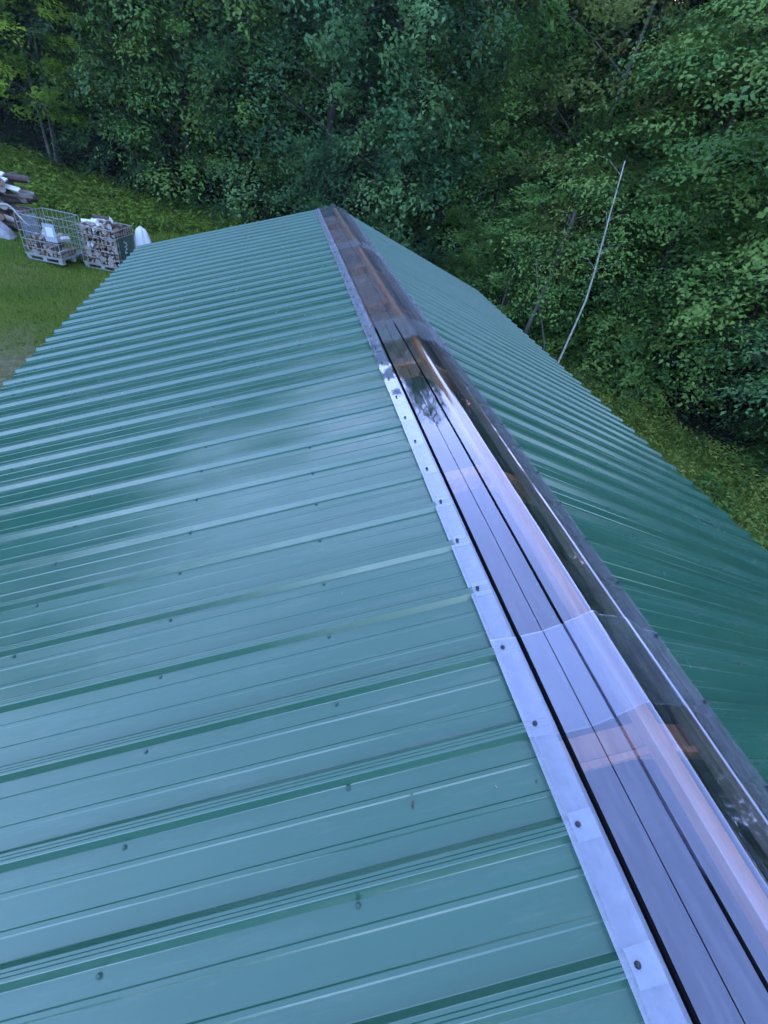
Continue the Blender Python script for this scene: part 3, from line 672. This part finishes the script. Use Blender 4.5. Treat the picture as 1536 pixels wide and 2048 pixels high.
# ---------------------------------------------------------------- cages, firewood, tarps
def cage(x, y, rz, w, d, label, plates):
    g = float(gz(x, y)); t = empty('wire_cage', (x, y, g), rz); tag(t, label, 'cage', 'wire tote cages on the lawn')
    H0, H1 = .14, 1.15
    # pallet
    mb = MB(); mb.box((w/2, d/2, .125), (w, d, .022))
    for i in range(3):
        for j in range(3): mb.box((.07+(w-.14)*i/2, .07+(d-.14)*j/2, .066), (.12, .12, .094))
    for j in range(3): mb.box((w/2, .07+(d-.14)*j/2, .011), (w, .11, .018))
    mb.build('pallet', M['pallet'], t)
    zs = [H0+.02, H0+.20, H0+.40, H0+.60, H0+.80, H1]
    c = [(0,0),(w,0),(w,d),(0,d)]
    mb = MB()
    for z in zs:
        r = .011 if z in (zs[0], zs[-1]) else .008
        for k in range(4):
            a, b = c[k], c[(k+1) % 4]; mb.tube([(a[0],a[1],z),(b[0],b[1],z)], r, 6)
    mb.build('horizontal_bars', M['steel'], t)
    mb = MB()
    for k in range(4):
        a, b = c[k], c[(k+1) % 4]; n = 8
        for i in range(n): 
            f = i/n; p = (a[0]+(b[0]-a[0])*f, a[1]+(b[1]-a[1])*f); mb.tube([(p[0],p[1],H0),(p[0],p[1],H1)], .011 if i == 0 else .0065, 6)
    mb.build('upright_bars', M['steel'], t)
    for (face, u, z, pw, ph, mt) in plates:
        mb = MB()
        if face == 'front': mb.box((u, -.014, z), (pw, .004, ph))
        elif face == 'back': mb.box((u, d-.03, z), (pw, .004, ph))
        elif face == 'left': mb.box((-.014, u, z), (.004, pw, ph))
        else: mb.box((w+.014, u, z), (.004, pw, ph))
        mb.build('plate', M[mt], t)
    return t
CL = cage(-8.0, 16.55, -.26, 1.05, 1.2, 'wire cage on a pallet, mostly empty with some split wood at the bottom',
          [('left', .55, .80, .62, .5, 'plate'), ('front', .90, .82, .34, .46, 'plate')])
CR = cage(-6.63, 16.95, -.22, 1.1, 1.15, 'wire cage heaped full of split firewood nearest the barn roof',
          [('right', .6, .62, .9, .62, 'green_plate')])
# small light sticker and the rubbed white writing on the green plate
mb = MB(); mb.box((.90, -.019, .84), (.20, .003, .24)); mb.build('sticker', M['white'], [c for c in CL.children if c.name.startswith('plate')][-1])
mb = MB(); rr_ = random.Random(2)
for k in range(4):
    zz = .50+.09*k; mb.box((1.119, .50+.05*(k % 2), zz), (.002, .14-.03*(k % 2), .022)); 
    mb.box((1.119, .46+.07*(k % 3), zz+.04), (.002, .03, .06))
mb.build('lettering', M['white'], [c for c in CR.children if c.name.startswith('plate')][-1])

def log_mesh(seed, L, R, mt, split=True):
    rs = np.random.RandomState(seed); mb = MB(); n = 7
    if split:
        a0, a1 = rs.uniform(0, .4), rs.uniform(1.4, 2.6)
        prof = [(0.0, 0.0)]+[(R*math.cos(a0+(a1-a0)*k/4)*rs.uniform(.93,1.07), R*math.sin(a0+(a1-a0)*k/4)*rs.uniform(.93,1.07)) for k in range(5)]
    else: prof = [(R*math.cos(6.283*k/9)*rs.uniform(.92,1.06), R*math.sin(6.283*k/9)*rs.uniform(.92,1.06)) for k in range(9)]
    cx = sum(p[0] for p in prof)/len(prof); cy = sum(p[1] for p in prof)/len(prof); n = len(prof); vs = []
    for j in range(4):
        t = j/3-.5; k = 1+rs.uniform(-.07,.05); ox, oy = rs.uniform(-.006,.006,2)
        vs += [((px-cx)*k+ox, (py-cy)*k+oy, t*L+rs.uniform(-.006,.006)) for px, py in prof]
    fs = [(j*n+k, j*n+(k+1) % n, (j+1)*n+(k+1) % n, (j+1)*n+k) for j in range(3) for k in range(n)]+[tuple(range(n-1,-1,-1)), tuple(3*n+k for k in range(n))]
    mb.add(vs, fs); me = mb.mesh('firewood_log', M[mt[0]])
    me.materials.append(M[mt[1]])
    for i, p in enumerate(me.polygons):
        k = i % n
        if i < 3*n and (not split or 0 < k < n-1): p.material_index = 1    # bark side
    return me
LM = [log_mesh(50+i, .40, (.085,.075,.1,.07)[i % 4], ('logA','logB') if i % 3 == 0 else (('logC','logB') if i % 3 == 1 else ('logA','logC')), i % 5 != 4) for i in range(8)]
LW = [log_mesh(70+i, .40, .085, ('logD','logD'), True) for i in range(3)]
LG = [log_mesh(80+i, .40, .08, ('logC','logC'), True) for i in range(2)]
def put_log(me, p, rot, label, group):
    o = link('firewood_log', me, None, p); o.rotation_euler = rot; tag(o, label, 'log', group); return o
rl = random.Random(12)
def cage_w(t, u, v, z):
    a = t.rotation_euler[2]; return (t.location[0]+math.cos(a)*u-math.sin(a)*v, t.location[1]+math.sin(a)*u+math.cos(a)*v, t.location[2]+z)
KIND = {}
for q in LM: KIND[q.name] = 'brown'
for q in LW: KIND[q.name] = 'pale'
for q in LG: KIND[q.name] = 'grey'
def fill(t, w, d, rows, where, grp):
    for z, us, vs, heap in rows:
        for u in us:
            for v in vs:
                if heap and rl.random() < heap: continue
                q = rl.random(); top = z > rows[-1][0]-.16
                me = rl.choice(LW) if q < (.30 if top else .04) else (rl.choice(LG) if q < (.45 if top else .14) else rl.choice(LM))
                loose = 1. if top else .25
                h_ = 'on top of' if top else 'low in' if z < .35 else 'halfway up'
                sd_ = 'at its left' if u < w*.34 else 'mid-width' if u < w*.67 else 'beside the green plate' if w > 1.07 else 'beside the full cage'
                fb_ = 'front' if v < d*.45 else 'back'
                lab = '%s split log %s the %s of %s, %s' % (KIND[me.name], h_, fb_, where, sd_)
                put_log(me, cage_w(t, u+rl.uniform(-.02,.02), v+rl.uniform(-.02,.02), z+rl.uniform(-.012,.012)),
                        (math.pi/2+rl.uniform(-.25,.25)*loose, rl.uniform(0, 6.28), t.rotation_euler[2]+rl.choice((0, 0, math.pi/2*top))+rl.uniform(-.5,.5)*loose), lab, grp)
us = [.10+.115*k for k in range(9)]
rows = [(.205+.112*k, us, (.25, .68) if k < 5 else (.25, .66), 0) for k in range(7)]
rows += [(.99, us, (.25, .66, .95), .12), (1.09, us, (.28, .62, .9), .15), (1.18, us[1:-1], (.4, .75), .3), (1.27, us[2:-3], (.5, .8), .4)]
fill(CR, 1.1, 1.15, rows, 'the full cage', 'split logs heaped in the full cage')
us = [.12+.12*k for k in range(8)]
rows = [(.205, us, (.25, .68), .05), (.30, us, (.25, .68), .15), (.40, us[:7], (.25, .7), .15), (.50, us[:6], (.3, .75), .25), (.60, us[1:5], (.3, .7), .35)]
fill(CL, 1.05, 1.2, rows, 'the half-empty cage', 'split logs in the mostly empty cage')

def heap_mesh(name, rx, ry, h, seed, mt, parent=None, peak=1.3):
    mb = MB(); n, m_ = 26, 12; vs = []
    for j in range(m_+1):
        t = j/m_
        for k in range(n):
            a = 6.283*k/n; fold = 1+.13*math.sin(3*a+seed)+.08*math.sin(7*a+seed*2+3*t)+.05*math.sin(11*a+5*t)
            r = (1-t)**(1/peak)*fold if j < m_ else 0
            vs.append((rx*r*math.cos(a), ry*r*math.sin(a), h*(t**.85)*(1+.04*math.sin(5*a+seed)) if j else -.03))
    mb.add(vs, [(j*n+k, j*n+(k+1) % n, (j+1)*n+(k+1) % n, (j+1)*n+k) for j in range(m_) for k in range(n)])
    return mb.mesh(name, M[mt], True)
p = at(287, 500, 18.6); o = link('tarp_bundle', heap_mesh('tarp_bundle', .36, .34, 1.12, 1.3, 'tarp', peak=2.4), None, (p[0], p[1], float(gz(p[0], p[1])))); tag(o, 'white tarp bundle standing behind the full firewood cage at the roof edge', 'tarp')
# wood pile at the left border
def gp(px, py, dist=None):
    q = at(px, py, dist) ; return q
PX, PY = -9.55, 19.6
gpl = float(gz(PX, PY))
o = link('grey_tarp', heap_mesh('grey_tarp', 1.25, .55, .55, 2.2, 'grey_tarp', peak=2.2), None, (PX-.45, PY-1.15, gpl-.02)); o.rotation_euler[2] = -.35
tag(o, 'crumpled grey tarp lying on the grass in front of the log pile', 'tarp')
PL = [log_mesh(90+i, 1.5, .11, (('logC','logB'),('logA','logB'),('logB','logC'))[i % 3], i % 2 == 0) for i in range(4)]
for lay in range(7):
    for k in range(4 if lay < 5 else 3):
        o = link('firewood_log', rl.choice(PL), None, (PX+.08+rl.uniform(-.16,.16), PY-.65+.24*k+.06*lay, gpl+.13+.19*lay))
        o.rotation_euler = (rl.uniform(0, 6.28), math.pi/2+rl.uniform(-.05,.05), -.42+rl.uniform(-.12,.12))
        tag(o, ('%s weathered log in the %s of the pile at the left border' % (('bark-brown','pale-ended','greyish')[(lay+k) % 3], ('bottom layer','second layer','third layer','middle','upper middle','layer under the boards','top layer')[lay])), 'log', 'long logs in the pile at the left border')
for i, (dx, dy, dz, a, L, lab) in enumerate(((-.25, -.3, 1.50, -.38, 1.7, 'topmost white board lying on the log pile'), (.15, -.5, 1.36, -.5, 1.1, 'short white board just below the topmost board on the log pile'),
                                   (.45, -.62, 1.16, -.3, 1.0, 'white board sticking out of the right end of the log pile'))):
    mb = MB(); mb.box((0,0,0), (L, .16, .03)); mb.box((L*.1, .04, .022), (L*.7, .05, .012)); o = mb.build('white_board', M['white']); o.location = (PX+dx, PY+dy, gpl+dz); o.rotation_euler = (.5, .06, a)
    tag(o, lab, 'board', 'white boards on the log pile')
hp = [at(-30, 414, 18.2), at(0, 409, 18.1), at(14, 409, 18.), at(26, 418, 17.9), at(38, 432, 17.8), at(50, 444, 17.6), at(60, 453, 17.5)]
mb = MB(); mb.tube([h-hp[0] for h in hp], [.030]*5+[.024, .013], 8); o = mb.build('white_pipe', M['pallet'], None, True); o.location = hp[0]
tag(o, 'bent white plastic pipe arching from the log pile down to the empty cage', 'pipe')

# evening haze over the clearing and the wood
hz, hnt, hb = mat('haze_air'); hnt.nodes.remove(hb)
pv = N(hnt, 'VolumePrincipled'); pv.inputs['Color'].default_value = (.80, .90, .96, 1); pv.inputs['Density'].default_value = .0006; pv.inputs['Anisotropy'].default_value = .2
hnt.links.new(pv.outputs[0], hnt.nodes['Material Output'].inputs['Volume'])
mb = MB(); mb.box((0, 0, 26), (1900, 1900, 60)); tag(mb.build('haze', hz), kind='stuff')
SC.cycles.volume_bounces = 0
# scraps lying on the near roof
def on_roof(px, py, side=-1, off=.004):
    d = RX*(px-768)/F - UX*(py-1024)/F + FX; n = np.array([side*math.sin(TH), 0, math.cos(TH)]); P0 = np.array([0, 0, Z0])
    return CAM + d*((n @ (P0-CAM) + off)/(n @ d))
def scrap(name, px, py, L, W_, mt, rz, curl, label, cat):
    mb = MB(); n = 7; vs = []
    for i in range(n):
        t = i/(n-1)*2-1; w = W_*(1-t*t)**.6*.5+.0004
        vs += [(t*L/2, -w, curl*t*t), (t*L/2, 0, curl*t*t-.0012), (t*L/2, w, curl*t*t)]
    mb.add(vs, [(3*i+k, 3*i+3+k, 3*i+4+k, 3*i+1+k) for i in range(n-1) for k in (0, 1)])
    o = mb.build(name, mt, None, True); o.location = on_roof(px, py); o.rotation_euler = (0, -TH, rz); tag(o, label, cat)
scrap('dead_leaf', 825, 1608, .016, .006, M['logB'], 1.2, .006, 'curled dark dead leaf on the left roof slope near the cap', 'leaf')
scrap('straw', 992, 1573, .010, .002, M['logC'], 2.2, .002, 'tiny pale straw on the left roof slope beside the cap', 'straw')
scrap('leaf_crumb', 1073, 1562, .006, .004, M['logB'], .4, .001, 'tiny dark leaf crumb right at the cap flange', 'leaf')
